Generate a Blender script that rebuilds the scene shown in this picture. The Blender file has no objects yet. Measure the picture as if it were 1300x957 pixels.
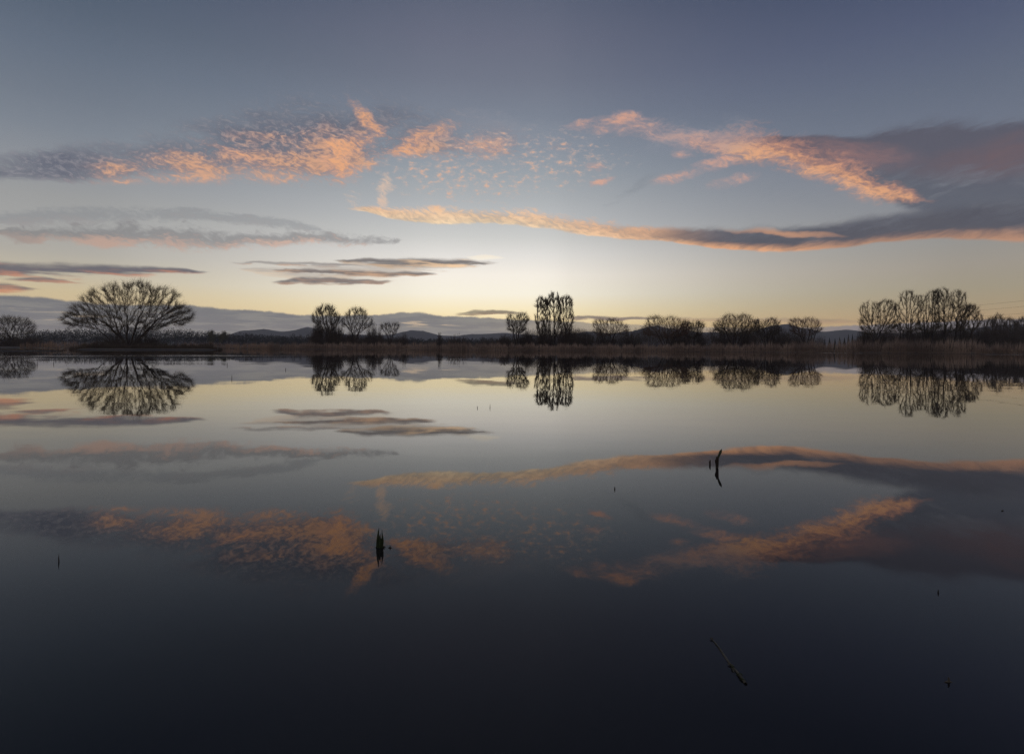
import bpy, math, random
import numpy as np
from mathutils import Matrix, Vector

C = bpy.context.scene.collection
SC = bpy.context.scene
F = 722.0                      # focal length in photograph pixels (about 20 mm on full frame)
CAM_H = 0.9                    # tripod height over the water
R = math.radians


def hor(x): return 441.5 + (x - 650.0) * 0.0055


def wx(x, D): return (x - 650.0) / F * D           # photograph column -> world X at distance D
def wz(x, y, D): return (hor(x) - y) / F * D + CAM_H


def srgb(*c):
    o = []
    for v in c:
        v /= 255.0
        o.append(v / 12.92 if v <= 0.04045 else ((v + 0.055) / 1.055) ** 2.4)
    return tuple(o)


# ------------------------------------------------------------------ node expression helper
class S:
    """wraps a node socket; arithmetic creates Math nodes in order"""
    def __init__(s, t, sock): s.t, s.k = t, sock
    def m(s, op, *a, clamp=False):
        n = s.t.nodes.new('ShaderNodeMath'); n.operation = op; n.use_clamp = clamp
        s.t.links.new(s.k, n.inputs[0])
        for i, v in enumerate(a):
            if isinstance(v, S): s.t.links.new(v.k, n.inputs[i + 1])
            else: n.inputs[i + 1].default_value = v
        return S(s.t, n.outputs[0])
    def __add__(s, o): return s.m('ADD', o)
    __radd__ = __add__
    def __mul__(s, o): return s.m('MULTIPLY', o)
    __rmul__ = __mul__
    def __sub__(s, o): return s.m('SUBTRACT', o)
    def __rsub__(s, o): return (s * -1.0) + o
    def __truediv__(s, o): return s.m('DIVIDE', o)
    def max(s, o): return s.m('MAXIMUM', o)
    def min(s, o): return s.m('MINIMUM', o)
    def sat(s): return s.m('ADD', 0.0, clamp=True)
    def step(s, lo, hi):
        n = s.t.nodes.new('ShaderNodeMapRange'); n.interpolation_type = 'SMOOTHSTEP'
        s.t.links.new(s.k, n.inputs[0])
        n.inputs[1].default_value = lo; n.inputs[2].default_value = hi
        return S(s.t, n.outputs[0])
    def curve(s, pts, x0, x1, y0, y1, handle='AUTO_CLAMPED'):
        """value -> value through a float curve given by (x, y) points"""
        u = (s - x0) * (1.0 / (x1 - x0))
        n = s.t.nodes.new('ShaderNodeFloatCurve'); s.t.links.new(u.k, n.inputs['Value'])
        cm = n.mapping; cm.use_clip = True; c = cm.curves[0]
        P = [((a - x0) / (x1 - x0), (b - y0) / (y1 - y0)) for a, b in pts]
        P = [(min(max(a, 0), 1), min(max(b, 0), 1)) for a, b in P]
        Q = [P[0]]
        for p in P[1:]:
            if p[0] > Q[-1][0] + 1e-4: Q.append(p)
        if Q[0][0] > 0.001: Q.insert(0, (0.0, Q[0][1]))
        if Q[-1][0] < 0.999: Q.append((1.0, Q[-1][1]))
        while len(c.points) < len(Q): c.points.new(0.5, 0.5)
        for p, q in zip(c.points, Q):
            p.location = q; p.handle_type = handle
        cm.update()
        return S(s.t, n.outputs[0]) * (y1 - y0) + y0
    def ramp(s, stops):
        n = s.t.nodes.new('ShaderNodeValToRGB'); s.t.links.new(s.k, n.inputs[0])
        e = n.color_ramp.elements
        while len(e) < len(stops): e.new(0.5)
        for a, (p, c) in zip(e, stops): a.position = p; a.color = (*c, 1)
        return S(s.t, n.outputs[0])


def cmix(t, a, b, f):
    n = t.nodes.new('ShaderNodeMix'); n.data_type = 'RGBA'; n.clamp_factor = True
    for k, v in ((n.inputs[0], f), (n.inputs[6], a), (n.inputs[7], b)):
        if isinstance(v, S): t.links.new(v.k, k)
        elif isinstance(v, tuple): k.default_value = (*v[:3], 1)
        else: k.default_value = v
    return S(t, n.outputs[2])


def vec(t, x, y, z=0.0):
    n = t.nodes.new('ShaderNodeCombineXYZ')
    for i, v in enumerate((x, y, z)):
        if isinstance(v, S): t.links.new(v.k, n.inputs[i])
        else: n.inputs[i].default_value = v
    return S(t, n.outputs[0])


def noise(t, v, scale=1.0, detail=4.0, rough=0.55, dist=0.0, col=False, dim='3D'):
    n = t.nodes.new('ShaderNodeTexNoise'); n.noise_dimensions = dim; t.links.new(v.k, n.inputs['Vector'])
    n.inputs['Scale'].default_value = scale; n.inputs['Detail'].default_value = detail
    n.inputs['Roughness'].default_value = rough; n.inputs['Distortion'].default_value = dist
    return S(t, n.outputs['Color' if col else 'Fac'])


def split(t, v):
    n = t.nodes.new('ShaderNodeSeparateXYZ'); t.links.new(v.k, n.inputs[0])
    return [S(t, o) for o in n.outputs]


# ------------------------------------------------------------------ the sky
HAZE_SIGMA = 1.4e-4
HAZE_IN = 0.09


def build_world():
    w = bpy.data.worlds.new('World'); SC.world = w; w.use_nodes = True
    t = w.node_tree
    for n in list(t.nodes): t.nodes.remove(n)
    g = S(t, t.nodes.new('ShaderNodeTexCoord').outputs['Generated'])
    dx, dy, dz = split(t, g)
    hyp = (dx * dx + dy * dy).m('SQRT').max(1e-3)
    az = dx.m('ARCTAN2', dy) * F              # azimuth and tangent of the elevation, both times F
    el = dz / hyp * F

    def D(x, y):                              # photograph pixel -> direction (azimuth, elevation)
        a = math.atan((x - 650.0) / F)
        return a * F, (hor(x) - y) * math.cos(a)
    AX0, AX1 = -620.0, 620.0

    def pos(y): return min(max((440.0 - y) / 560.0, 0), 1)   # ramp position
    eu = el * (1 / 560.0)

    def rmp(tab, k=1.0):
        tab = sorted(tab, key=lambda q: -q[0])
        return eu.ramp([(pos(440 - (440 - y) * k), srgb(*c)) for y, c in tab])
    ctr = rmp([(440, (238, 206, 148)), (410, (248, 222, 168)), (392, (253, 237, 196)), (372, (254, 247, 228)),
               (348, (252, 245, 233)), (322, (232, 229, 224)), (300, (210, 210, 207)), (278, (194, 196, 197)),
               (250, (177, 181, 184)), (220, (159, 166, 173)), (190, (144, 152, 163)), (150, (128, 136, 150)),
               (100, (116, 122, 138)), (50, (108, 113, 131)), (0, (97, 104, 123)), (-110, (76, 86, 106))])
    lft = rmp([(440, (205, 178, 136)), (400, (208, 184, 144)), (370, (206, 189, 154)), (350, (197, 187, 165)),
               (320, (178, 174, 165)), (290, (168, 168, 166)), (250, (159, 160, 160)), (210, (146, 150, 156)),
               (160, (128, 136, 147)), (120, (117, 126, 139)), (60, (104, 115, 131)), (0, (91, 103, 120)),
               (-110, (70, 84, 106))], .775)
    rgt = rmp([(440, (178, 148, 114)), (400, (174, 150, 117)), (380, (167, 152, 125)), (360, (162, 153, 133)),
               (330, (160, 153, 142)), (300, (152, 150, 146)), (250, (137, 140, 146)), (200, (124, 130, 142)),
               (150, (112, 120, 136)), (100, (103, 112, 130)), (50, (94, 103, 125)), (0, (85, 94, 119)),
               (-110, (64, 76, 102))], .775)

    def axc(pts, y0=0.0, y1=1.0, h='AUTO_CLAMPED'):
        return az.curve([(D(x, 440)[0], v) for x, v in pts], AX0, AX1, y0, y1, h)
    wc = axc([(40, 0), (200, .15), (300, .33), (400, .58), (500, .84), (590, 1), (655, 1), (730, .82), (850, .48),
              (1000, .18), (1150, .05), (1260, 0)])
    wr = az.step(-200.0, 200.0)
    sky = cmix(t, cmix(t, lft, rgt, wr), ctr, wc)
    # the air itself: a low-sun Nishita sky lends part of the gradient
    nis = t.nodes.new('ShaderNodeTexSky'); nis.sky_type = 'NISHITA'; nis.sun_disc = False
    nis.sun_elevation = R(SUN_EL); nis.sun_rotation = R(SUN_AZ)
    nis.dust_density = 2.0
    sc = t.nodes.new('ShaderNodeVectorMath'); sc.operation = 'SCALE'; sc.inputs[3].default_value = 0.09
    t.links.new(nis.outputs[0], sc.inputs[0])
    sky = cmix(t, sky, S(t, sc.outputs[0]), 0.06)

    # --- noise fields in direction space
    wv = noise(t, vec(t, az * 0.022 + 3.1, el * 0.045), 1.0, 3.0, 0.6, col=True, dim='2D')
    wxx, wyy, wzz = split(t, wv)
    wxx = wxx - 0.5; wyy = wyy - 0.5
    a2 = az + wxx * 26.0
    e2 = el + wyy * 15.0

    def fld(u, v, det, ro, gain):
        return (noise(t, vec(t, u, v), 1.0, det, ro, dim='2D') - 0.5) * gain + 0.5
    nL = fld(a2 * 0.016 + 20.0, e2 * 0.042 + 33.0, 3.0, 0.55, 2.4)                        # broad patches
    nF = fld(a2 * 0.046 - e2 * 0.05 + 50.7, a2 * 0.085 + e2 * 0.21, 6.0, 0.68, 2.0)
    nG = fld(a2 * 0.15 - e2 * 0.09 + 11.0, e2 * 0.26 + a2 * 0.05 + 3.0, 3.0, 0.6, 2.0)                        # granules
    nO = nF * 0.5 + nG * 0.5
    nS = nF * 0.6 + nL * 0.4      # falling to the right
    nR = fld(a2 * 0.026 + e2 * 0.02 + 85.7, e2 * 0.17 - a2 * 0.046, 5.0, 0.64, 1.7) * 0.6 + nL * 0.4      # rising to the right
    nP = fld(az * 0.085 + 31.2, el * 0.16 + 12.0, 4.0, 0.62, 2.2)                         # puffs
    nH = fld(az * 0.016 + 12.2, el * 0.19 + 70.0, 5.0, 0.62, 2.0)                         # level streaks
    nB = noise(t, vec(t, az * 0.05 + 7.2, el * 0.02), 1.0, 5.0, 0.65, dim='2D') - 0.5     # ragged bank tops
    eh = el + wxx * 6.0 + wyy * 4.0 + (nH - 0.5) * 3.2

    def band(top, bot, y=None):
        """(t across the band 0 bottom..1 top, thickness) of a cloud traced by its upper and lower edge"""
        y = y or el
        T = [D(*p) for p in top]; B = [D(*p) for p in bot]
        for k, sg in ((0, -1), (-1, 1)):       # close the cloud past its traced ends
            x0 = (min if sg < 0 else max)(T[k][0], B[k][0])
            mid = (T[k][1] + B[k][1]) / 2
            if -600 < x0 < 600:
                e = (x0 + sg * 14, mid)
                for L in (T, B):
                    if sg < 0: L.insert(0, e)
                    else: L.append(e)
        tc = az.curve(T, AX0, AX1, -60, 460)
        bc = az.curve(B, AX0, AX1, -60, 460)
        th = (tc - bc).max(0.6)
        return (y - bc) / th, th

    def prof(q, lo=0.3, hi=0.3):
        return q.step(0.0, lo) * (1.0 - q).step(0.0, hi)

    def blob(x, y, rx, ry, rot=0.0, ax=None, ey=None):
        X, Y = D(x, y); c, s = math.cos(R(rot)), math.sin(R(rot))
        u = (ax or a2) - X; v = (ey or e2) - Y
        p = (u * (c / rx) + v * (s / rx)); q = (v * (c / ry) - u * (s / ry))
        return (1.0 - (p * p + q * q)).max(0.0)

    GREY_T = srgb(104, 108, 122); GREY_D = srgb(84, 86, 98); ORG = srgb(226, 152, 112); ORG_B = srgb(255, 206, 150)

    # --- horizon bank
    q, th = band([(-90, 371), (30, 374), (70, 378), (110, 382), (150, 385), (240, 386), (260, 388), (300, 392),
                  (340, 394), (380, 398), (430, 399), (480, 398), (500, 396), (530, 395), (545, 397), (560, 400),
                  (600, 401), (650, 404), (700, 406), (760, 409), (830, 411), (900, 414), (950, 416), (1000, 415),
                  (1050, 413), (1100, 411), (1180, 408), (1240, 405), (1390, 401)],
                 [(-90, 470), (1390, 470)], el + nB * 5.0)
    bank = (1.0 - q).step(0.0, 0.045) * axc([(0, .95), (560, .95), (680, .85), (800, .6), (900, .5), (1000, .62), (1200, .8)])
    bcol = cmix(t, srgb(111, 113, 118), srgb(126, 126, 126), nH.step(0.35, 0.7))
    bcol = cmix(t, bcol, srgb(112, 116, 128), az.step(100, 420))
    low = cmix(t, bcol, srgb(142, 142, 142), (q * -1.0 + 0.75).step(0.0, 0.5) * 0.55)
    sky = cmix(t, sky, low, bank)
    # pale slits in the bank
    sl = (nH.step(0.58, 0.72) * (blob(60, 402, 110, 3.0, 0, az, eh * 0.3 + el * 0.7) + blob(530, 411, 60, 4.5, 0, az, el)
                                + blob(120, 396, 120, 2.5, 0, az, el) * 0.5).min(1.0) * 1.5).sat()
    sky = cmix(t, sky, srgb(205, 180, 150), sl * 0.6)

    def flat(top, bot, lit, col=GREY_D, op=0.9, lo=.5, hi=.5, amp=.95, litcol=ORG, ns=None, y=None, litw=0.55, grow=2.0):
        nonlocal sky
        top = [(x_, y_ - grow) for x_, y_ in top]; bot = [(x_, y_ + grow) for x_, y_ in bot]
        q, th = band(top, bot, y or eh)
        d = (prof(q, lo, hi) + ((ns or nH) - 0.5) * amp * .8).step(0.05, 0.95) * th.step(0.5, 8.0) * prof(q, .2, .2)
        litf = axc(lit) if isinstance(lit, list) else None
        lw = ((litw - q) + ((ns or nH) - 0.5) * 1.3).step(-0.1, 0.5)
        lw = lw * litf if litf else lw * lit
        sky = cmix(t, sky, cmix(t, col, litcol, lw), d * op)

    # streaks just above the bank
    flat([(584, 397.5), (610, 393.5), (640, 393.5), (664, 398)], [(584, 398.5), (610, 398.5), (640, 398), (664, 398.5)], .1, srgb(120, 112, 100))
    flat([(725, 404), (760, 401), (800, 402.5), (830, 405)], [(725, 406), (760, 406.5), (800, 406.5), (830, 405.5)], .1, srgb(122, 112, 108))
    flat([(850, 404), (880, 402), (930, 404), (960, 406)], [(850, 405), (880, 406), (930, 408), (960, 406.5)], .2, srgb(138, 120, 108), .4)
    flat([(960, 406), (1000, 404), (1060, 406), (1090, 408)], [(960, 407), (1000, 408.5), (1060, 410), (1090, 409)], .2, srgb(132, 116, 110), .4)
    # left low cloud
    flat([(-90, 326), (0, 328), (60, 330), (130, 333), (200, 336), (230, 340), (258, 345.5)],
         [(-90, 360), (30, 357), (60, 355), (130, 352), (200, 350), (258, 346.5)], [(-50, .8), (120, .8), (260, .9)],
         srgb(100, 98, 106), .93, litcol=srgb(206, 138, 106), litw=.42)
    flat([(12, 356), (40, 352), (70, 353), (100, 358)], [(12, 357), (40, 359), (70, 359.5), (100, 358.5)], .5, srgb(108, 104, 108), .9)
    flat([(-90, 357), (0, 358), (20, 361), (44, 367)], [(-90, 373), (0, 372), (20, 371), (44, 368)], .8, srgb(116, 106, 106), .9, litcol=srgb(206, 140, 106))
    # three streaks left of the glow, in a faint veil
    flat([(310, 340), (400, 332), (480, 324), (560, 325), (625, 333)], [(310, 343), (400, 362), (480, 361), (560, 347), (625, 335)], .5, srgb(166, 156, 148), .62, amp=1.2, litcol=srgb(246, 216, 180))
    flat([(430, 331), (465, 327), (490, 326), (520, 327), (560, 329), (612, 334)], [(430, 332), (465, 336), (490, 341), (520, 342), (560, 340), (612, 335.5)],
         [(430, .45), (540, .7), (600, 1.0)], srgb(120, 115, 114), .97, litcol=srgb(246, 208, 168), grow=2.5)
    flat([(352, 342), (380, 341), (420, 342), (460, 342.5), (500, 343.5), (548, 347.5)], [(352, 343), (380, 347), (420, 350), (460, 351), (500, 352), (548, 348.5)],
         .6, srgb(122, 113, 110), .97, litcol=srgb(232, 186, 146), grow=2.2)
    flat([(352, 358), (385, 350), (430, 351.5), (470, 354.5), (492, 357)], [(352, 359.5), (400, 362), (440, 362.5), (465, 360.5), (492, 358)],
         .4, srgb(114, 109, 110), .97, litcol=srgb(226, 182, 148), grow=2.2)
    flat([(300, 333), (345, 331), (400, 333), (455, 337)], [(300, 334), (345, 336), (400, 338.5), (455, 338)], [(300, .9), (360, .7), (420, .2)],
         srgb(140, 134, 132), .75, litcol=srgb(236, 182, 140))
    flat([(596, 326), (615, 324), (634, 326)], [(596, 327), (615, 328), (634, 327)], 1.0, srgb(255, 240, 215), .6, litcol=srgb(255, 244, 222))
    # left middle cloud and its wisps
    flat([(0, 268), (60, 262), (160, 262), (260, 266), (360, 278), (400, 288)], [(0, 290), (60, 288), (160, 286), (260, 286), (360, 292), (400, 293)],
         .1, srgb(122, 126, 133), .4, amp=2.2, ns=nO * .5 + nL * .5, grow=4.0)
    flat([(5, 294), (20, 290), (60, 287), (110, 284), (160, 277), (230, 279), (290, 286), (340, 291), (400, 294), (450, 298), (500, 305)],
         [(5, 296), (20, 302), (60, 306), (110, 311), (160, 317), (230, 323), (270, 322), (340, 315), (400, 310), (450, 311), (500, 307)],
         [(0, .25), (100, .75), (240, .75), (300, .9), (400, .95), (470, .6)], srgb(118, 117, 120), .6, amp=2.1, ns=nO * .5 + nL * .5, litcol=srgb(214, 164, 138), y=e2, litw=.5, grow=6.0)

    # --- right: dark veil, then the orange wedge under it
    q, th = band([(925, 174), (1020, 168), (1080, 165), (1120, 154), (1170, 144), (1230, 140), (1390, 140)],
                 [(925, 180), (1020, 212), (1080, 240), (1120, 262), (1170, 284), (1230, 296), (1390, 296)], el * 0.45 + e2 * 0.55)
    d = (prof(q, .25, .3) * 1.05 + (nR - 0.5) * 0.8 - blob(1240, 226, 160, 28, -10) * 0.55).step(-.15, .7) * th.step(2, 30) * prof(q, .15, .15)
    vc = cmix(t, srgb(90, 90, 102), srgb(92, 96, 107), (0.62 - q).step(0, .35))
    sky = cmix(t, sky, vc, d * 0.92)
    sky = cmix(t, sky, srgb(134, 98, 92), (blob(1295, 196, 105, 26) * (nR + 0.3)).step(0.0, 1.3) * 0.38)
    sky = cmix(t, sky, srgb(148, 116, 114), (blob(1050, 196, 100, 22, -14) * (nS + 0.3)).step(0.0, 1.0) * 0.6)
    q, th = band([(880, 160), (930, 148), (960, 146), (990, 152), (1020, 162), (1060, 178), (1100, 198), (1140, 222), (1185, 250)],
                 [(880, 196), (930, 212), (960, 216), (990, 222), (1020, 233), (1060, 251), (1100, 261), (1140, 264), (1185, 258)], e2)
    d = (prof(q, .5, 1.0) * 1.2 + (nO - 0.5) * .9 + (nL - .5) * .45).step(-0.02, 1.0) * th.step(2, 20) * prof(q, .2, .3)
    sky = cmix(t, sky, cmix(t, srgb(204, 148, 124), srgb(238, 176, 128), (d * .9 - .3 + (.42 - q) * 1.0).step(0, .9)), d * 0.86)

    # --- upper left bank
    q, th = band([(-90, 182), (60, 174), (150, 160), (230, 136), (310, 106), (390, 92), (460, 94), (520, 108), (570, 120), (630, 138), (720, 160)],
                 [(-90, 230), (60, 238), (150, 242), (230, 240), (310, 240), (390, 246), (430, 248), (455, 234), (500, 216), (560, 210), (630, 208), (720, 192)],
                 el * 0.4 + e2 * 0.6)
    cov = axc([(-50, 1.0), (60, 1.1), (120, .9), (200, .9), (300, 1.1), (400, 1.2), (450, 1.1), (492, .72), (540, .85), (580, .6), (640, .5), (720, .2)], 0, 1.2)
    d = (prof(q, .3, .6) * cov + (nO - 0.5) * 1.15 + (nL - .5) * .5).step(0.06, 1.1) * prof(q, .15, .3)
    gt = cmix(t, srgb(98, 102, 116), srgb(134, 134, 142), nO.step(.35, .8))
    sky = cmix(t, sky, gt, d * 0.9)
    lm = prof(q, .15, .3) * (0.74 - q).step(0.0, .45) * axc([(0, .12), (90, .2), (140, .8), (250, .95), (440, 1), (495, .55), (540, .75), (580, .5), (620, .7), (700, .3)])
    d2 = (lm * 0.9 + (nO - 0.5) * 1.5 + (nL - .5) * 1.0).step(0.05, 1.5) * lm.step(0, .7)
    sky = cmix(t, sky, cmix(t, srgb(200, 160, 146), srgb(230, 173, 134), (d2 - .2).step(0, .7)), d2 * 0.76)

    # --- orange puffs and streaks
    def layer(ms, ns, col, op, amp=1.3, lo=.15, hi=1.15, core=None):
        nonlocal sky
        m = ms[0]
        for k in ms[1:]: m = m.max(k)
        d = (m * .85 + (ns - 0.5) * amp).step(lo, hi) * m.step(0.0, 0.5)
        sky = cmix(t, sky, cmix(t, col, core, (d - .3).step(0, .6)) if core else col, d * op)
    layer([blob(464, 152, 44, 13, -44), blob(450, 182, 48, 14, 24), blob(424, 192, 22, 12, -50), blob(548, 168, 48, 15, 20), blob(512, 190, 30, 13, 28),
           blob(612, 183, 46, 14, -6), blob(432, 214, 34, 16, -30), blob(300, 196, 60, 9, -14) * .8], nO * .75 + nL * .25, srgb(206, 159, 140), .84, 1.3, .05, 1.3, core=srgb(232, 170, 126))
    layer([blob(740, 158, 34, 10, 12), blob(776, 156, 46, 14, 12), blob(830, 165, 80, 20, -12), blob(878, 180, 60, 22, -24), blob(864, 196, 16, 9, 10),
           blob(880, 217, 62, 11, 14), blob(926, 230, 38, 10, 6), blob(754, 213, 17, 10, 0, az, el), blob(768, 228, 22, 6, 22)],
          nO * .5 + nL * .5, srgb(186, 156, 152), .8, 1.35, .1, 1.3, core=srgb(224, 168, 142))
    layer([blob(640, 172, 150, 40, -4) * .8, blob(880, 172, 110, 34, -8) * .7], nO * .5 + nL * .5, srgb(146, 148, 158), .55, 1.0, .1, 1.1)
    layer([blob(580, 224, 160, 46, -4) * .68, blob(690, 205, 140, 56, 0) * .6, blob(620, 186, 90, 30, 0) * .6], nP * .6 + nO * .4, srgb(204, 180, 168), .72, 1.8, .33, 1.3, core=srgb(232, 180, 148))
    layer([blob(488, 246, 11, 32, -8), blob(446, 252, 16, 16) * .7], nS, srgb(222, 192, 170), .8, 1.4, .2, 1.1)
    layer([blob(805, 240, 60, 10, 30) * .7, blob(990, 246, 70, 14, -18) * .7], nR, srgb(128, 134, 142), .5, 1.2, .2, 1.2)

    # --- the long ribbon that swells into the dark bar on the right
    q, th = band([(440, 262), (470, 259), (510, 261), (560, 259), (620, 260), (680, 264), (740, 270), (790, 277), (830, 283), (870, 283), (930, 281),
                  (1000, 278), (1060, 272), (1120, 262), (1180, 252), (1240, 243), (1390, 236)],
                 [(440, 266), (470, 272), (500, 280), (530, 285), (570, 287), (620, 287), (680, 292), (740, 301), (790, 306), (840, 308), (900, 317),
                  (960, 322), (1010, 323.5), (1060, 319), (1110, 313), (1160, 309), (1230, 309), (1390, 312)], el * 0.62 + e2 * 0.38)
    right = axc([(700, 0), (800, .15), (880, .85), (960, 1), (1300, 1)])
    nn = nS * (1.0 - right) + nR * right
    d = (prof(q, .2, .65) * (1.0 + right * .6) + (nn - 0.5) * (1.3 - right * .75)).step(0.08, 0.95) * th.step(2, 12) * prof(q, .12, .12)
    edge = ((0.30 - q) + (nn - 0.5) * .25).step(-0.05, 0.30)
    lw = (1.0 - right) * (0.8 + (nn - .5)).sat() + edge * axc([(700, 1), (1000, .9), (1080, .5), (1320, .5)]) * right + blob(990, 295, 70, 5, -9) * .5 * right
    litc = cmix(t, srgb(236, 168, 122), srgb(255, 226, 184), axc([(450, .8), (560, 1), (660, .9), (760, .55), (860, .3), (950, .1)]) * (1.0 - q * .7))
    gr = cmix(t, srgb(86, 87, 96), srgb(104, 107, 116), (nn * .6 + q * .5).step(.4, .95))
    sky = cmix(t, sky, cmix(t, gr, litc, lw.sat()), d * (0.86 + right * 0.1))

    # unseen sky behind the camera, brightened in pale pink to light reeds and trees
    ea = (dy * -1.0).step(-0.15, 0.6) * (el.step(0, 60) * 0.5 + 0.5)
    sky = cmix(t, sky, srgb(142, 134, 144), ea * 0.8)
    if HAZE_SIGMA > 0:      # the sky above the haze layer is as much brighter as the layer takes away
        far = ((el / F).max(0.01).m("POWER", -1.0) * 205.0).min(6200.0) * (-HAZE_SIGMA)
        inv = far.m('EXPONENT').m('POWER', -1.0)
        v1 = t.nodes.new('ShaderNodeVectorMath'); v1.operation = 'SUBTRACT'; t.links.new(sky.k, v1.inputs[0])
        ins = (1.0 - far.m('EXPONENT')) * HAZE_IN
        cv = vec(t, ins * 0.93, ins * 0.97, ins * 1.05); t.links.new(cv.k, v1.inputs[1])
        v2 = t.nodes.new('ShaderNodeVectorMath'); v2.operation = 'SCALE'; t.links.new(v1.outputs[0], v2.inputs[0]); t.links.new(inv.k, v2.inputs[3])
        sky = S(t, v2.outputs[0])
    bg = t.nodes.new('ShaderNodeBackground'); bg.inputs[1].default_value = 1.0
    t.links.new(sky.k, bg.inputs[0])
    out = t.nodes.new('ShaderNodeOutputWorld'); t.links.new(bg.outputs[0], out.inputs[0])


SUN_EL, SUN_AZ = -1.5, -3.0
build_world()
sl = bpy.data.lights.new('sun', 'SUN'); sl.energy = 2.0; sl.angle = R(0.53); sl.color = (1.0, 0.62, 0.36)
so = bpy.data.objects.new('sun', sl); C.objects.link(so)
sd = Vector((math.sin(R(SUN_AZ)) * math.cos(R(SUN_EL)), math.cos(R(SUN_AZ)) * math.cos(R(SUN_EL)), math.sin(R(SUN_EL))))
so.rotation_euler = sd.to_track_quat('Z', 'Y').to_euler(); so.location = (0, 300, 60)


# ------------------------------------------------------------------ materials
def material(name, base, rough=0.8, var=None, scale=3.0, island=False, spec=0.3, trans=None):
    m = bpy.data.materials.new(name); m.use_nodes = True; t = m.node_tree
    b = t.nodes['Principled BSDF']; b.inputs['Roughness'].default_value = rough
    b.inputs['Specular IOR Level'].default_value = spec
    if var:
        if island: f = S(t, t.nodes.new('ShaderNodeNewGeometry').outputs['Random Per Island'])
        else:
            co = S(t, t.nodes.new('ShaderNodeTexCoord').outputs['Object'])
            f = noise(t, co, scale, 6.0, 0.65).step(0.3, 0.7)
        c = cmix(t, tuple(base), tuple(var), f)
        if island:      # patches of older, darker growth
            pt = noise(t, S(t, t.nodes.new('ShaderNodeNewGeometry').outputs['Position']), .11, 4.0, .6).step(.40, .62)
            c = cmix(t, c, tuple(v * .55 for v in var), pt * .75)
        t.links.new(c.k, b.inputs['Base Color'])
    else: b.inputs['Base Color'].default_value = (*base, 1)
    return m


M = dict(
    bark=material('dark_bark', (.075, .062, .048), .9, (.045, .037, .03), 2.0),
    twig=material('bare_twigs', (.11, .085, .055), .85, (.07, .055, .038), 1.2),
    willow_twig=material('willow_twigs', (.15, .115, .065), .85, (.085, .066, .04), 1.2),
    poplar_twig=material('budding_poplar_twigs', (.14, .11, .06), .85, (.08, .062, .038), 1.2),
    warm_twig=material('reddish_twigs', (.17, .105, .06), .85, (.09, .06, .04), 1.2),
    shrub=material('shrub_twigs', (.13, .10, .07), .9, (.07, .058, .045), 1.0),
    conifer=material('conifer_needles', (.028, .038, .026), .9, (.018, .026, .02), 1.0),
    wood_far=material('far_wood_foliage', (.06, .058, .046), .95, (.032, .035, .03), .05),
    olive=material('olive_spring_leaves', (.17, .165, .07), .9, (.10, .10, .045), .8),
    reed=material('dry_reeds', (.47, .36, .25), .9, (.29, .215, .155), island=True),
    reed_pale=material('pale_dry_reeds', (.50, .35, .22), .9, (.30, .21, .14), island=True),
    sedge=material('dark_sedge', (.16, .12, .075), .9, (.08, .065, .045), island=True),
    leaf=material('green_iris_leaf', (.036, .052, .018), .45, (.02, .03, .012), 60.0),
    stub=material('rotten_brown_stalk', (.05, .04, .026), .7, (.025, .02, .015), 90.0),
    stick=material('sodden_stalk', (.10, .095, .07), .55, (.05, .046, .032), 40.0),
    wire=material('dark_cable', (.05, .05, .05), .6),
)


# ------------------------------------------------------------------ mesh helpers
def link(name, me, mat, parent=None):
    o = bpy.data.objects.new(name, me); C.objects.link(o)
    if mat: me.materials.append(mat)
    if parent: o.parent = parent
    return o


def mesh(name, V, faces, mat, parent=None, smooth=False):
    """faces: list of int arrays (n,k)"""
    me = bpy.data.meshes.new(name)
    V = np.asarray(V, dtype=np.float32)
    if not isinstance(faces, list): faces = [faces]
    loops = np.concatenate([f.ravel() for f in faces]).astype(np.int32)
    tot = np.concatenate([np.full(len(f), f.shape[1], np.int32) for f in faces])
    st = np.concatenate([[0], np.cumsum(tot)[:-1]]).astype(np.int32)
    me.vertices.add(len(V)); me.vertices.foreach_set('co', V.ravel())
    me.loops.add(len(loops)); me.loops.foreach_set('vertex_index', loops)
    me.polygons.add(len(tot)); me.polygons.foreach_set('loop_start', st); me.polygons.foreach_set('loop_total', tot)
    me.update(calc_edges=True)
    if smooth: me.shade_smooth()
    return link(name, me, mat, parent)


def tubes(p0, p1, r0, r1, k=4):
    """many separate tapered tubes at once"""
    p0 = np.asarray(p0, float); p1 = np.asarray(p1, float)
    n = len(p0); d = p1 - p0
    L = np.linalg.norm(d, axis=1, keepdims=True); L[L < 1e-9] = 1e-9; d = d / L
    ref = np.where(np.abs(d[:, 2:3]) > .9, np.array([[1., 0, 0]]), np.array([[0, 0, 1.]]))
    a = np.cross(d, ref); a /= np.linalg.norm(a, axis=1, keepdims=True); b = np.cross(d, a)
    an = np.arange(k) * 2 * math.pi / k
    ring = a[:, None, :] * np.cos(an)[None, :, None] + b[:, None, :] * np.sin(an)[None, :, None]
    A = p0[:, None, :] + ring * np.asarray(r0)[:, None, None]
    B = p1[:, None, :] + ring * np.asarray(r1)[:, None, None]
    V = np.concatenate([A, B], axis=1).reshape(-1, 3)
    i = np.arange(k); j = (i + 1) % k
    q = np.stack([i, j, j + k, i + k], 1)
    Fc = (np.arange(n)[:, None, None] * (2 * k) + q[None]).reshape(-1, 4)
    return V, Fc


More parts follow.
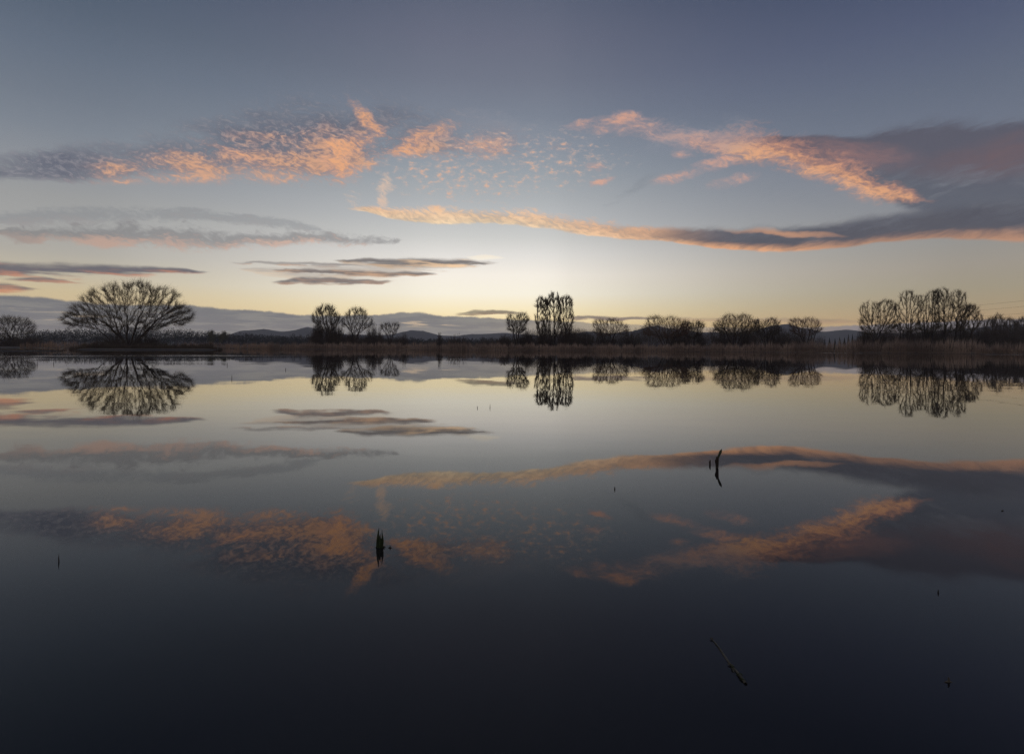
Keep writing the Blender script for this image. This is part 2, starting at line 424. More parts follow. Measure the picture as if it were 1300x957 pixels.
def spikes(p0, p1, r):
    """thin pointed twigs: three faces each"""
    p0 = np.asarray(p0, float); p1 = np.asarray(p1, float); n = len(p0)
    d = p1 - p0; L = np.linalg.norm(d, axis=1, keepdims=True); L[L < 1e-9] = 1e-9; d = d / L
    ref = np.where(np.abs(d[:, 2:3]) > .9, np.array([[1., 0, 0]]), np.array([[0, 0, 1.]]))
    a = np.cross(d, ref); a /= np.linalg.norm(a, axis=1, keepdims=True); b = np.cross(d, a)
    an = np.arange(3) * 2 * math.pi / 3
    ring = a[:, None, :] * np.cos(an)[None, :, None] + b[:, None, :] * np.sin(an)[None, :, None]
    V = np.concatenate([p0[:, None, :] + ring * np.asarray(r)[:, None, None], p1[:, None, :]], axis=1).reshape(-1, 3)
    f = np.array([[0, 1, 3], [1, 2, 3], [2, 0, 3]])
    Fc = (np.arange(n)[:, None, None] * 4 + f[None]).reshape(-1, 3)
    return V, Fc


def join(parts):
    V, quads, tris, off = [], [], [], 0
    for v, f in parts:
        V.append(v); (quads if f.shape[1] == 4 else tris).append(f + off); off += len(v)
    fs = []
    if quads: fs.append(np.concatenate(quads))
    if tris: fs.append(np.concatenate(tris))
    return np.concatenate(V), fs


def tag(o, label, cat, group=None, kind=None):
    if label: o['label'] = label
    if cat: o['category'] = cat
    if group: o['group'] = group
    if kind: o['kind'] = kind
    return o


def empty(name, loc):
    o = bpy.data.objects.new(name, None); C.objects.link(o); o.location = loc
    o.empty_display_size = .5
    return o


def unit(v): return v / np.maximum(np.linalg.norm(v, axis=-1, keepdims=True), 1e-9)


# ------------------------------------------------------------------ trees: space colonisation + twigs
def grow(rng, att, chains, step, kill, up=0.12, jit=0.18, iters=140):
    P, par = [], []
    for ch in chains:
        prev = -1
        for p in ch:
            P.append(p); par.append(prev); prev = len(P) - 1
    P = np.array(P, float); par = list(par)
    d2 = ((att[:, None, :] - P[None]) ** 2).sum(2); near = d2.argmin(1); nd = d2.min(1)
    for _ in range(iters):
        if len(att) == 0: break
        u = unit(att - P[near])
        acc = np.zeros_like(P); np.add.at(acc, near, u)
        ids = np.unique(near)
        dr = unit(acc[ids]) + np.array([0, 0, up]) + rng.normal(0, jit, (len(ids), 3))
        new = P[ids] + unit(dr) * step
        dd = ((new[:, None, :] - P[None]) ** 2).sum(2).min(1)
        ok = dd > (step * .45) ** 2
        if not ok.any(): break
        new, ids = new[ok], ids[ok]
        base = len(P); P = np.concatenate([P, new]); par += list(ids)
        d2 = ((att[:, None, :] - new[None]) ** 2).sum(2); k = d2.argmin(1); m = d2.min(1)
        b = m < nd; near = np.where(b, k + base, near); nd = np.where(b, m, nd)
        keep = nd > kill ** 2
        att, near, nd = att[keep], near[keep], nd[keep]
    return P, np.array(par)


def pipe(P, par, tip, base, e=2.1):
    r = np.zeros(len(P)); acc = np.zeros(len(P))
    for i in range(len(P) - 1, -1, -1):
        r[i] = max(acc[i], tip ** e) ** (1 / e)
        if par[i] >= 0: acc[par[i]] += r[i] ** e
    mx = max(r.max(), tip * 1.01)
    return tip + (base - tip) * ((r - tip) / (mx - tip)) ** 1.45


def tree(name, label, cat, x, y, D, crown, stems=1, fan=0.0, fork=0.25, rad=0.3, natt=700, shell=2.0, twigs=4000, tlen=.8, trad=.012,
         seed=1, twig='twig', up=.12, kup=.25, kout=.5, group=None, clump=0.0, parent_dir=.8, low=None, step=None):
    """crown: list of (cx, cy, rx, ry) ellipses in photograph pixels, given depth equal to their width"""
    rng = np.random.default_rng(seed); twigs = int(twigs * 1.25); rad = rad * .8; trad = trad * .66; clump = clump * .4; kout = kout + .2
    zb = max(ground_z(wx(x, D), D), -0.1)
    base = np.array([wx(x, D), D, zb])
    px = D / F
    E = [(np.array([wx(c[0], D) - base[0], 0.0, wz(c[0], c[1], D) - zb]), np.array([c[2] * px, c[2] * px * .9, c[3] * px])) for c in crown]
    wgt = np.array([e[1][0] * e[1][2] for e in E]); wgt = wgt / wgt.sum()
    pts = []
    for (c, r), w in zip(E, wgt):
        n = max(int(natt * 1.7 * w), 12)
        v = unit(rng.normal(size=(n * 3, 3))) * (rng.random((n * 3, 1)) ** (1 / (3 * shell))) * .93
        v = v[:n]
        pts.append(c + v * r)
    att = np.concatenate(pts); att = att[att[:, 2] > .8]; att_all = att
    H = att[:, 2].max(); W = np.ptp(att[:, 0])
    step = step or max(H, W * .6) / 40
    ctr = np.average([e[0] for e in E], axis=0, weights=wgt)
    chains = []
    for i in range(stems):
        tgt = att[rng.integers(len(att))]
        if stems > 1:
            a = i * 2.39996 + rng.random(); rr = math.sqrt((i + .5) / stems)
            d = np.array([math.cos(a) * rr * fan, math.sin(a) * rr * fan, 1.0])
            if low: d[2] = 1.0 - low * rr
        else: d = np.array([rng.normal(0, .05), rng.normal(0, .05), 1.0])
        d = unit(d); o = np.array([math.cos(i * 2.4), math.sin(i * 2.4), 0]) * rad * (.6 if stems > 1 else 0)
        n = max(3, int(fork * H / step)); p = o + np.array([0, 0, -.15]); ch = [p]
        for k in range(n):
            d = unit(d + rng.normal(0, .11 if stems > 6 else .06, 3) + np.array([0, 0, .02])); p = p + d * step; ch.append(p)
        chains.append(ch)
    P, par = grow(rng, att, chains, step, step * 1.5, up)
    tip = trad * 1.1
    r = pipe(P, par, tip, rad)
    seg = np.where(par >= 0)[0]
    s0, s1, q0, q1 = P[par[seg]], P[seg], r[par[seg]], r[seg]
    q0 = np.minimum(q0, q1 * 1.6)
    big = q1 > max(rad * .16, tip * 2.2)
    root = empty(name, base)
    tag(root, label, cat, group)
    if big.sum() == 0: big[:3] = True
    V, fs = join([tubes(s0[big], s1[big], q0[big], q1[big], 6)])
    mesh('trunk', V, fs, M['bark'], root)
    # twigs
    thin = np.where(q1 < tip * 3.2)[0]
    if clump > 0:      # twigs gather in tufts
        cc = s1[thin[rng.integers(len(thin), size=max(8, len(thin) // 9))]]
        dmin = np.sqrt(((s1[thin][:, None] - cc[None]) ** 2).sum(2)).min(1)
        pr = np.exp(-(dmin / (step * 1.3)) ** 2) * clump + (1 - clump) * .5
    else: pr = np.ones(len(thin))
    ext = np.maximum(np.abs(att_all - ctr).max(0), .5)
    pr = pr * (0.12 + np.linalg.norm((s1[thin] - ctr) / ext, axis=1).clip(0, 1.3) ** 2)
    pr /= pr.sum()
    pick = thin[rng.choice(len(thin), size=twigs, p=pr)]
    f = rng.random((twigs, 1)); b0 = s0[pick] * (1 - f) + s1[pick] * f
    sd = unit(s1[pick] - s0[pick]); od = unit(b0 - np.array([ctr[0], ctr[1], ctr[2] * .3]))
    dr = unit(sd * parent_dir + od * kout + np.array([0, 0, kup]) + rng.normal(0, .30, (twigs, 3)))
    ln = tlen * 1.55 * (.35 + .9 * rng.random((twigs, 1)))
    b1 = b0 + dr * ln
    m0 = b0 + dr * ln * (.25 + .5 * rng.random((twigs, 1)))
    m1 = m0 + unit(dr + rng.normal(0, .33, (twigs, 3)) + np.array([0, 0, .1])) * ln * .6
    n0 = b0 + dr * ln * (.15 + .4 * rng.random((twigs, 1)))
    n1 = n0 + unit(dr + rng.normal(0, .4, (twigs, 3))) * ln * .5
    V, fs = join([tubes(s0[~big], s1[~big], q0[~big], q1[~big], 4), spikes(b0, b1, np.full(twigs, trad)),
                  spikes(m0, m1, np.full(twigs, trad * .8)), spikes(n0, n1, np.full(twigs, trad * .8))])
    mesh('crown', V, fs, M[twig], root)
    return root


def shrub(label, x, y0, y1, w, D, n=160, seed=0, mat='shrub', name='shrub', trad=.016):
    """a many-stemmed bush between rows y1 (top) and y0 (base)"""
    rng = np.random.default_rng(seed + 900)
    px = D / F; zb = ground_z(wx(x, D), D); H = (y0 - y1) * px * 1.12; W = w * px / 2
    root = empty(name, (wx(x, D), D, zb)); tag(root, label, 'shrub', 'bushes along the far shore')
    a = rng.random(n) * 6.283; rr = np.sqrt(rng.random(n))
    b0 = np.stack([np.cos(a) * rr * W * .55, np.sin(a) * rr * W * .5, np.full(n, -.1)], 1)
    hh = H * (1 - .55 * rr ** 2) * (.7 + .4 * rng.random(n))
    b1 = np.stack([np.cos(a) * rr * W * 1.0, np.sin(a) * rr * W * .9, hh], 1) + rng.normal(0, .12 * W, (n, 3)) * np.array([1, 1, .3])
    mid = (b0 + b1) / 2 + rng.normal(0, .05 * W, (n, 3))
    V, fs = join([tubes(b0, mid, np.full(n, .035), np.full(n, .022), 4), tubes(mid, b1, np.full(n, .022), np.full(n, .008), 3)])
    mesh('stems', V, fs, M['bark'], root)
    k = n * 30; i = rng.integers(n, size=k); f = rng.random((k, 1)) ** .7
    lo = f < .5; p = np.where(lo, b0[i] * (1 - 2 * f) + mid[i] * 2 * f, mid[i] * (2 - 2 * f) + b1[i] * (2 * f - 1))
    d = unit(unit(b1[i] - mid[i]) * .7 + rng.normal(0, .5, (k, 3)) + np.array([0, 0, .2]))
    L = .28 * min(H, 2.6) * (.4 + rng.random((k, 1)))
    V, fs = join([spikes(p, p + d * L, np.full(k, trad))])
    mesh('twigs', V, fs, M[mat], root)
    return root


# ------------------------------------------------------------------ terrain and water
SH = [(-3.2, 60), (-1.6, 120), (-1.1, 210), (-0.80, 235), (-0.46, 235), (-0.40, 205), (-0.12, 196), (-0.02, 182), (0.5, 180), (0.8, 182), (1.1, 190), (1.6, 120), (3.2, 60)]
SHA = np.array([a for a, _ in SH]); SHR = np.array([b for _, b in SH])


def shore(a):
    a = np.asarray(a, float)
    return np.interp(a, SHA, SHR) + 2.0 * np.sin(a * 37) + 1.2 * np.sin(a * 91 + 1) + .6 * np.sin(a * 230 + 2)


def az_of(x): return math.atan((x - 650) / F)


def ss(e0, e1, v):
    t = np.clip((v - e0) / (e1 - e0), 0, 1); return t * t * (3 - 2 * t)


def ground_h(X, Y):
    X = np.asarray(X, float); Y = np.asarray(Y, float)
    a = np.arctan2(X, Y); r = np.hypot(X, Y); s = shore(a)
    z = -0.7 + 1.05 * ss(s - 6, s + 8, r) + .25 * ss(s + 20, s + 300, r)
    w = np.sin(X * .21) * .5 + np.sin(X * .083 + Y * .1) * .5 + np.sin(Y * .9 + X * .05) * .4
    # the islet that carries the big willow, mud flats left of it and the thin mud strip in front
    i1 = ss(az_of(70), az_of(110), a) * (1 - ss(az_of(262), az_of(300), a)) * ss(142, 147, r + w) * (1 - ss(158, 166, r))
    z = np.maximum(z, -.7 + 1.0 * i1)
    i2 = (1 - ss(az_of(60), az_of(128), a)) * ss(az_of(-260), az_of(-200), a) * ss(106, 112, r + 3 * w) * (1 - ss(122, 130, r + 2 * w))
    z = np.maximum(z, -.7 + .80 * i2)
    i3 = ss(az_of(20), az_of(60), a) * (1 - ss(az_of(300), az_of(350), a)) * ss(49.5, 51.5, r + w) * (1 - ss(53, 55, r + w))
    z = np.maximum(z, -.7 + (.715 + .012 * w) * i3)
    near = ss(0.2, -2.5, Y) * ss(12, 3, np.abs(X) * .2)
    z = np.maximum(z, -.7 + 1.0 * ss(-1.0, -4.0, Y) * (r < 60))
    return z


def ground_z(x, y): return float(ground_h(x, y))


def polar_sheet(rad, A, hfun):
    rr, aa = np.meshgrid(rad, A, indexing='ij')
    X = rr * np.sin(aa); Y = rr * np.cos(aa); Z = hfun(X, Y)
    V = np.stack([X.ravel(), Y.ravel(), Z.ravel()], 1)
    n, m = len(rad), len(A)
    i = np.arange(n - 1)[:, None] * m; j = np.arange(m - 1)[None]
    Fc = np.stack([i + j, i + j + 1, i + m + j + 1, i + m + j], -1).reshape(-1, 4)
    return V, Fc[:, ::-1]


A = np.concatenate([np.linspace(-math.pi, -.95, 60)[:-1], np.linspace(-.95, .95, 620), np.linspace(.95, math.pi, 60)[1:]])
RAD = np.concatenate([[.02, .6], np.arange(1.2, 8, .7), np.arange(8, 48, 4), np.arange(48, 57, .5), np.arange(57, 104, 4), np.arange(104, 132, 1.5),
                      np.arange(132, 172, 1.6), np.arange(172, 250, 2.5), np.arange(250, 330, 12), [360, 420, 520, 700, 1000, 1600, 2600, 4200, 6500, 9000]])
V, Fc = polar_sheet(RAD, A, ground_h)
gm = bpy.data.materials.new('marsh_soil'); gm.use_nodes = True
t = gm.node_tree; b = t.nodes['Principled BSDF']; b.inputs['Roughness'].default_value = .9
gp = S(t, t.nodes.new('ShaderNodeNewGeometry').outputs['Position'])
n1 = noise(t, gp, .12, 6, .65); n2 = noise(t, gp, 1.7, 5, .6)
gc = cmix(t, (.045, .036, .028), (.15, .12, .07), (n1 * .6 + n2 * .4).step(.38, .66))
gx, gy, gz = split(t, gp)
gc = cmix(t, (.03, .026, .022), gc, (gz + (n2 - .5) * .1).step(.03, .16))
t.links.new(gc.k, b.inputs['Base Color'])
o = mesh('ground', V, Fc, gm, smooth=True); o['kind'] = 'structure'

WR = np.concatenate([[.02], np.geomspace(.5, 262, 60)])
WV, WF = polar_sheet(WR, np.linspace(-math.pi, math.pi, 181), lambda X, Y: np.zeros_like(X))
wm = bpy.data.materials.new('still_water'); wm.use_nodes = True
t = wm.node_tree; b = t.nodes['Principled BSDF']
b.inputs['Base Color'].default_value = (.017, .016, .015, 1); b.inputs['IOR'].default_value = 1.37
gp = S(t, t.nodes.new('ShaderNodeNewGeometry').outputs['Position'])
gx, gy, gz = split(t, gp)
rr = (gx * gx + gy * gy).m('SQRT')
pa = noise(t, vec(t, gx * .012, gy * .05, 1.0), 1.0, 4, .6)
band1 = (rr + (pa - .5) * 14.0)
edge = (pa + band1.step(140, 172) * .20 - .1).step(.50, .62) * band1.step(146, 165) * (gx * .01).step(.15, .6)
strip = band1.step(56, 60) * (1.0 - band1.step(63, 68)) * (1.0 - (gx + 14.0).step(-6, 6)) * (pa + .02).step(.45, .62)
far_l = rr.step(200, 222) * (1.0 - (gx + 30.0).step(-20, 20)) * (pa).step(.48, .62)
rip = (edge + strip * .45 + far_l * .6).sat()
nz = noise(t, vec(t, gx * 1.1, gy * 2.2, 0.3), 1.0, 2, .5, col=True)
na, nb, nc = split(t, nz)
big = noise(t, vec(t, gx * .16, gy * .28, 4.3), 1.0, 1, .5, col=True)
ba, bb, bc = split(t, big)
patch = noise(t, vec(t, gx * .035, gy * .11, 8.0), 1.0, 3, .6).step(.42, .66)
amp = rip * .05 + .0035 + patch * .006
nv = vec(t, (na - .5) * amp + (ba - .5) * .004, (nb - .5) * amp + (bb - .5) * .004, 1.0)
nm = t.nodes.new('ShaderNodeVectorMath'); nm.operation = 'NORMALIZE'; t.links.new(nv.k, nm.inputs[0])
t.links.new(nm.outputs[0], b.inputs['Normal'])
rg = rip * .22 + .012 + patch * .012
t.links.new(rg.k, b.inputs['Roughness'])
o = mesh('water', WV, WF, wm, smooth=True); o['kind'] = 'structure'

# hills far behind the plain
HP = [(-700, 432), (200, 430), (285, 426), (305, 420), (335, 418), (358, 421), (372, 419), (390, 415), (408, 419), (430, 424), (495, 425), (508, 421.5), (522, 419),
      (537, 419.5), (556, 425), (580, 427), (600, 424), (640, 423), (690, 426), (725, 424), (745, 420), (775, 423), (800, 421), (820, 416), (835, 412.5),
      (850, 416), (870, 418.5), (890, 422), (955, 421), (978, 414), (1000, 411.5), (1020, 416), (1045, 420.5), (1075, 418), (1105, 421), (1150, 423), (1220, 418),
      (1265, 413), (1310, 412), (1400, 420), (2300, 432)]
ha = np.linspace(-1.05, 1.05, 900); RH = 4200.0
hx = np.array([az_of(p[0]) for p in HP]); hy = np.array([(hor(p[0]) - p[1]) * math.cos(az_of(p[0])) / F * RH for p in HP])
rngh = np.random.default_rng(5)
hz = np.interp(ha, hx, hy) + np.convolve(rngh.normal(0, 3.5, 900), np.ones(9) / 9, 'same') + np.convolve(rngh.normal(0, 9, 900), np.ones(41) / 41, 'same')
HR = np.linspace(3300, 5200, 26)


def hillz(X, Y):
    r = np.hypot(X, Y); a = np.arctan2(X, Y); pr = np.interp(a, ha, hz)
    k = np.clip(1 - ((r - RH) / 950.0) ** 2, 0, 1) ** 1.3
    return pr * k * (1 + .06 * np.sin(r * .011 + a * 60) * np.clip(np.abs(r - RH) / 400, 0, 1)) - 2.0


V, Fc = polar_sheet(HR, ha, hillz)
hm = material('wooded_hill', (.05, .055, .05), .95, (.085, .085, .07), .012)
o = mesh('hills', V, Fc, hm, smooth=True); o['kind'] = 'structure'

# ------------------------------------------------------------------ camera
cam = bpy.data.cameras.new('camera'); co = bpy.data.objects.new('camera', cam); C.objects.link(co)
cam.sensor_width = 36.0; cam.lens = 36.0 * F / 1300.0
cam.shift_y = (441.5 - 478.5) / 1300.0
cam.clip_start = .05; cam.clip_end = 30000
co.matrix_world = Matrix.Translation((0, 0, CAM_H)) @ Matrix.Rotation(R(90), 4, 'X') @ Matrix.Rotation(0.0055, 4, 'Z')
SC.camera = co

# ------------------------------------------------------------------ the trees on the far shore
W = 'bare trees along the far shore'
tree('willow_tree', 'broad bare willow fanning out from one foot, the widest crown on the left', 'tree', 164, 439, 152,
     [(134, 386, 30, 20), (170, 379, 32, 23), (204, 385, 28, 20), (120, 398, 30, 16), (186, 398, 44, 20), (102, 407, 22, 13), (225, 402, 20, 16), (160, 411, 52, 14), (150, 374, 18, 14)],
     stems=13, fan=.9, fork=.2, rad=.36, natt=1900, shell=1.9, twigs=19000, tlen=1.25, trad=.0135, seed=11, twig='willow_twig', low=.35, kout=.6, kup=.3)
tree('bare_tree', 'small round bare tree cut by the left edge of the view', 'tree', 14, 440, 215, [(14, 417, 27, 15), (2, 416, 24, 13)],
     stems=4, fan=.6, rad=.3, natt=600, twigs=5200, tlen=1.3, trad=.016, seed=12, group=W)
tree('bare_tree', 'upright bare tree with a fan shaped top, left of a rounder bare tree', 'tree', 415, 437, 212,
     [(414, 399, 14, 11), (404, 406, 9, 9), (424, 406, 9, 9), (415, 414, 13, 12)], stems=3, fan=.3, rad=.32, natt=620, twigs=5200, tlen=1.3, trad=.015, seed=13, group=W, kup=.5)
tree('bare_tree', 'round topped bare tree right beside the fan shaped one on the left shore', 'tree', 452, 438, 212,
     [(453, 402, 15, 11), (440, 410, 8, 9), (466, 410, 8, 8), (453, 414, 14, 11)], stems=2, fan=.35, rad=.36, natt=560, twigs=4200, tlen=1.15, trad=.014, seed=14, group=W)
tree('bare_tree', 'thin small bare tree with an open crown standing right of the round topped tree', 'tree', 496, 438, 214,
     [(491, 416, 9, 6), (501, 416, 7, 6), (495, 422, 9, 7)], stems=3, fan=.3, rad=.18, natt=260, twigs=1500, tlen=1.0, trad=.014, seed=15, group=W)
tree('bare_tree', 'low round bare tree on the left side of the tall poplar clump', 'tree', 657, 440, 196,
     [(650, 408, 8, 8), (662, 407, 10, 9), (656, 416, 13, 10)], stems=3, fan=.35, rad=.3, natt=460, twigs=3600, tlen=1.1, trad=.014, seed=16, group=W)
for i, (x, yt, wd, ls) in enumerate([
        (688, 377, 8.5, 'leftmost upright poplar of the tight clump at mid shore'),
        (703, 372, 10.5, 'tallest upright poplar in the middle of the tight clump at mid shore'),
        (718, 376, 10, 'rightmost upright poplar of the tight clump at mid shore')]):
    tree('poplar_tree', ls, 'tree', x, 441, 192 + i * 2.5, [(x, yt + 14, wd * 1.12, 14), (x + (i - 1) * 1.0, yt + 30, wd * 1.12, 20), (x, 418, wd * .9, 14)],
         stems=4, fan=.16, rad=.24, natt=560, shell=1.2, twigs=6200, tlen=1.0, trad=.0135, seed=20 + i, twig='poplar_twig', up=.6, kup=.7, kout=.45, clump=.2,
         group='poplars in the clump at mid shore', fork=.3)
tree('bare_tree', 'spreading bare tree with warm tinted upper twigs, right of the poplar clump', 'tree', 772, 440, 200,
     [(762, 414, 11, 8), (778, 413, 14, 7), (790, 419, 9, 7), (770, 421, 18, 8)], stems=3, fan=.7, rad=.3, natt=520, twigs=3200, tlen=1.1, trad=.014, seed=25, twig='warm_twig', group=W)
tree('willow_tree', 'wide low leaning willow with reddish upper twigs, left of a darker smaller tree', 'tree', 846, 441, 186,
     [(832, 410, 13, 8), (850, 411, 16, 8), (866, 416, 12, 9), (826, 420, 11, 9), (848, 420, 28, 12)], stems=9, fan=1.0, rad=.26, natt=950, twigs=6000, tlen=1.1, trad=.013,
     seed=26, twig='warm_twig', low=.4, fork=.2, group='willows along the far shore')
tree('bare_tree', 'darker small bare tree touching the right side of the low leaning willow', 'tree', 880, 441, 196,
     [(872, 416, 9, 8), (884, 416, 10, 8), (879, 423, 13, 9)], stems=4, fan=.4, rad=.24, natt=420, twigs=3600, tlen=1.0, trad=.014, seed=27, group=W)
tree('willow_tree', 'bushy willow with a high left crown, right of centre', 'tree', 932, 442, 188,
     [(928, 408, 13, 8), (944, 408, 11, 8), (916, 414, 10, 8), (955, 415, 9, 8), (932, 417, 26, 12)], stems=8, fan=.9, rad=.26, natt=950, twigs=6400, tlen=1.1, trad=.013,
     seed=28, twig='willow_twig', low=.35, fork=.2, group='willows along the far shore')
tree('bare_tree', 'bare tree in the middle of the thicket, between two wider crowns right of centre', 'tree', 974, 442, 192,
     [(966, 414, 9, 8), (979, 412, 11, 7), (974, 420, 16, 10)], stems=5, fan=.6, rad=.24, natt=520, twigs=3600, tlen=1.0, trad=.014, seed=29, group=W)
tree('bare_tree', 'open crowned bare tree with slanting stems at the right end of the thicket', 'tree', 1024, 442, 190,
     [(1012, 412, 11, 7), (1028, 412, 13, 8), (1036, 418, 8, 7), (1022, 420, 18, 9)], stems=6, fan=.75, rad=.22, natt=560, twigs=3400, tlen=1.0, trad=.0135, seed=30, twig='warm_twig', group=W)
RG = 'tall trees of the group on the right'
tree('bare_tree', 'shortest left end tree of the tall group on the right, many tufts on upright limbs', 'tree', 1112, 442, 190,
     [(1104, 397, 13, 14), (1123, 394, 15, 13), (1114, 409, 23, 16), (1103, 415, 13, 14), (1124, 416, 14, 12)], stems=5, fan=.42, rad=.3, natt=900, twigs=6800, tlen=.95, trad=.0155, seed=31,
     twig='poplar_twig', up=.35, kup=.6, kout=.25, clump=.8, group=RG)
tree('bare_tree', 'narrow tall tree with gaps, second from the left in the tall group on the right', 'tree', 1152, 442, 194,
     [(1152, 381, 12, 12), (1146, 394, 11, 14), (1160, 393, 12, 14), (1152, 410, 17, 16)], stems=4, fan=.25, rad=.3, natt=700, twigs=4600, tlen=.95, trad=.0155, seed=32,
     twig='poplar_twig', up=.4, kup=.6, kout=.25, clump=.8, group=RG)
tree('bare_tree', 'slender tree just left of the widest crown in the tall group on the right', 'tree', 1179, 442, 197,
     [(1173, 385, 9, 13), (1184, 380, 10, 12), (1178, 398, 13, 15), (1178, 413, 14, 13)], stems=4, fan=.25, rad=.28, natt=640, twigs=4200, tlen=.95, trad=.0155, seed=33,
     twig='poplar_twig', up=.4, kup=.6, kout=.25, clump=.8, group=RG)
tree('bare_tree', 'thick trunked tree with the widest crown of the tall group on the right', 'tree', 1208, 442, 190,
     [(1196, 380, 13, 14), (1212, 384, 12, 14), (1217, 382, 9, 14), (1206, 396, 22, 16), (1224, 397, 10, 13), (1208, 411, 20, 14)], stems=4, fan=.4, rad=.45, natt=1250, twigs=8600,
     tlen=1.0, trad=.016, seed=34, twig='poplar_twig', up=.3, kup=.5, kout=.3, clump=.8, group=RG)
tree('bare_tree', 'lower right end tree of the tall group, sloping away from the widest crown', 'tree', 1227, 442, 194,
     [(1232, 398, 11, 10), (1239, 407, 9, 10), (1229, 412, 14, 13)], stems=3, fan=.4, rad=.3, natt=480, twigs=3600, tlen=.95, trad=.0155, seed=35,
     twig='poplar_twig', up=.3, kup=.5, kout=.3, clump=.8, group=RG)
FR = 'thin trees at the right edge'
for i, (x, yt, wd, ls) in enumerate([
        (1257, 404, 8, 'thin bare tree standing just right of the tall group, with bushes at its foot'),
        (1267, 399, 8, 'tallest spindly bare tree of the thin row at the right edge'),
        (1283, 403, 8, 'lower spindly bare tree next to the last one at the right edge'),
        (1297, 403, 9, 'spindly bare tree cut by the right edge of the view')]):
    tree('bare_tree', ls, 'tree', x, 442, 222 + 4 * i, [(x, yt + 12, wd, 11), (x, yt + 24, wd * .9, 12)], stems=4, fan=.3, rad=.18, natt=420, twigs=2300, tlen=1.2, trad=.0135,
         seed=40 + i, up=.5, kup=.8, kout=.2, group=FR)

# bushes
for i, (x, y0, y1, w, D, n, lab) in enumerate([
        (6, 441, 425, 44, 214, 200, 'dense dark bush under the small tree at the left edge'),
        (34, 441, 428, 26, 216, 110, 'low dark bush just right of the small tree at the left edge'),
        (146, 439, 421, 44, 158, 200, 'dark bush behind the left foot of the broad willow'),
        (186, 439, 421, 46, 158, 200, 'dark bush behind the right foot of the broad willow'),
        (404, 439, 408, 18, 213, 260, 'tall dense bush under the fan shaped bare tree, left of its trunk'),
        (426, 439, 410, 26, 214, 300, 'tall dense bush under the fan shaped bare tree, right of its trunk'),
        (447, 440, 420, 24, 216, 150, 'bush at the foot of the round topped bare tree on the left shore'),
        (475, 440, 412, 26, 214, 210, 'grey bush between the round topped tree and the thin small tree'),
        (640, 441, 425, 20, 198, 120, 'low bush left of the small round tree beside the poplars'),
        (668, 441, 417, 22, 198, 170, 'bush between the low round tree and the poplar clump'),
        (692, 442, 414, 24, 191, 220, 'dark bush at the left foot of the poplar clump'),
        (720, 442, 410, 26, 190, 280, 'tallest dark bush at the right foot of the poplar clump'),
        (742, 442, 419, 22, 200, 150, 'thin grey bush just right of the poplar clump'),
        (768, 442, 424, 40, 203, 190, 'dark bush under the spreading tree with warm tinted twigs'),
        (800, 442, 420, 36, 204, 190, 'dark bush filling the gap left of the low leaning willow'),
        (864, 442, 417, 34, 190, 210, 'bush between the low leaning willow and the darker small tree'),
        (889, 442, 420, 16, 200, 110, 'bush at the right foot of the darker small tree'),
        (920, 442, 420, 34, 191, 200, 'bush at the left foot of the bushy willow right of centre'),
        (950, 442, 416, 30, 191, 220, 'dense bush just right of the bushy willow right of centre'),
        (988, 442, 417, 34, 193, 210, 'bush right of the middle tree in the thicket'),
        (1010, 442, 425, 24, 194, 110, 'low bush under the slanting stems at the end of the thicket'),
        (1098, 443, 418, 26, 192, 170, 'bush at the left end of the tall group of trees'),
        (1126, 443, 420, 30, 194, 170, 'bush between the two left trees of the tall group'),
        (1152, 443, 414, 20, 197, 170, 'dark upright bush under the narrow tall tree of the tall group'),
        (1177, 443, 411, 26, 200, 210, 'dark bush under the slender tree of the tall group'),
        (1196, 443, 416, 20, 194, 150, 'bush at the left foot of the widest crown in the tall group'),
        (1225, 443, 415, 22, 197, 170, 'bush at the right foot of the widest crown in the tall group'),
        (1246, 443, 412, 26, 206, 180, 'rounded bush filling the gap right of the tall group'),
        (1272, 443, 413, 32, 226, 190, 'bush under the spindly trees left of the right edge'),
        (1300, 443, 411, 34, 226, 200, 'bush cut by the right edge of the view'),
        (514, 441, 423, 12, 214, 70, 'small twiggy bush rising from the reeds right of the thin small tree'),
        (558, 441, 421, 8, 200, 50, 'narrow upright bush standing alone in front of the humped hill'),
        (580, 441, 424, 34, 204, 120, 'low wide bush above the reeds left of the poplar clump')]):
    shrub(lab, x, y0, y1, w, D, int(n * 1.1), i)

# distant conifers on the right and the pale spring tree on the left
def conifer(x, yt, w, D, label, seed):
    rng = np.random.default_rng(seed)
    zb = .5; px = D / F; H = (hor(x) - yt) * px + CAM_H - zb; Wd = w * px / 2
    root = empty('conifer_tree', (wx(x, D), D, zb)); tag(root, label, 'tree', 'dark conifers beyond the reeds')
    V, fs = join([tubes([[0, 0, 0]], [[0, 0, H]], [.22], [.03], 6)]); mesh('trunk', V, fs, M['bark'], root)
    n = 420; h = rng.random(n) ** .8; a = rng.random(n) * 6.283; L = Wd * (1 - h) * (.6 + .5 * rng.random(n)) + .15
    p0 = np.stack([0 * h, 0 * h, h * H * .97 + .2], 1); p1 = p0 + np.stack([np.cos(a) * L, np.sin(a) * L, -.35 * L + .2], 1)
    V, fs = join([spikes(p0, p1, .16 + .34 * (1 - h)), spikes(p0[:60] * [1, 1, 1], p0[:60] + [0, 0, .9], np.full(60, .12))])
    mesh('crown', V, fs, M['conifer'], root)


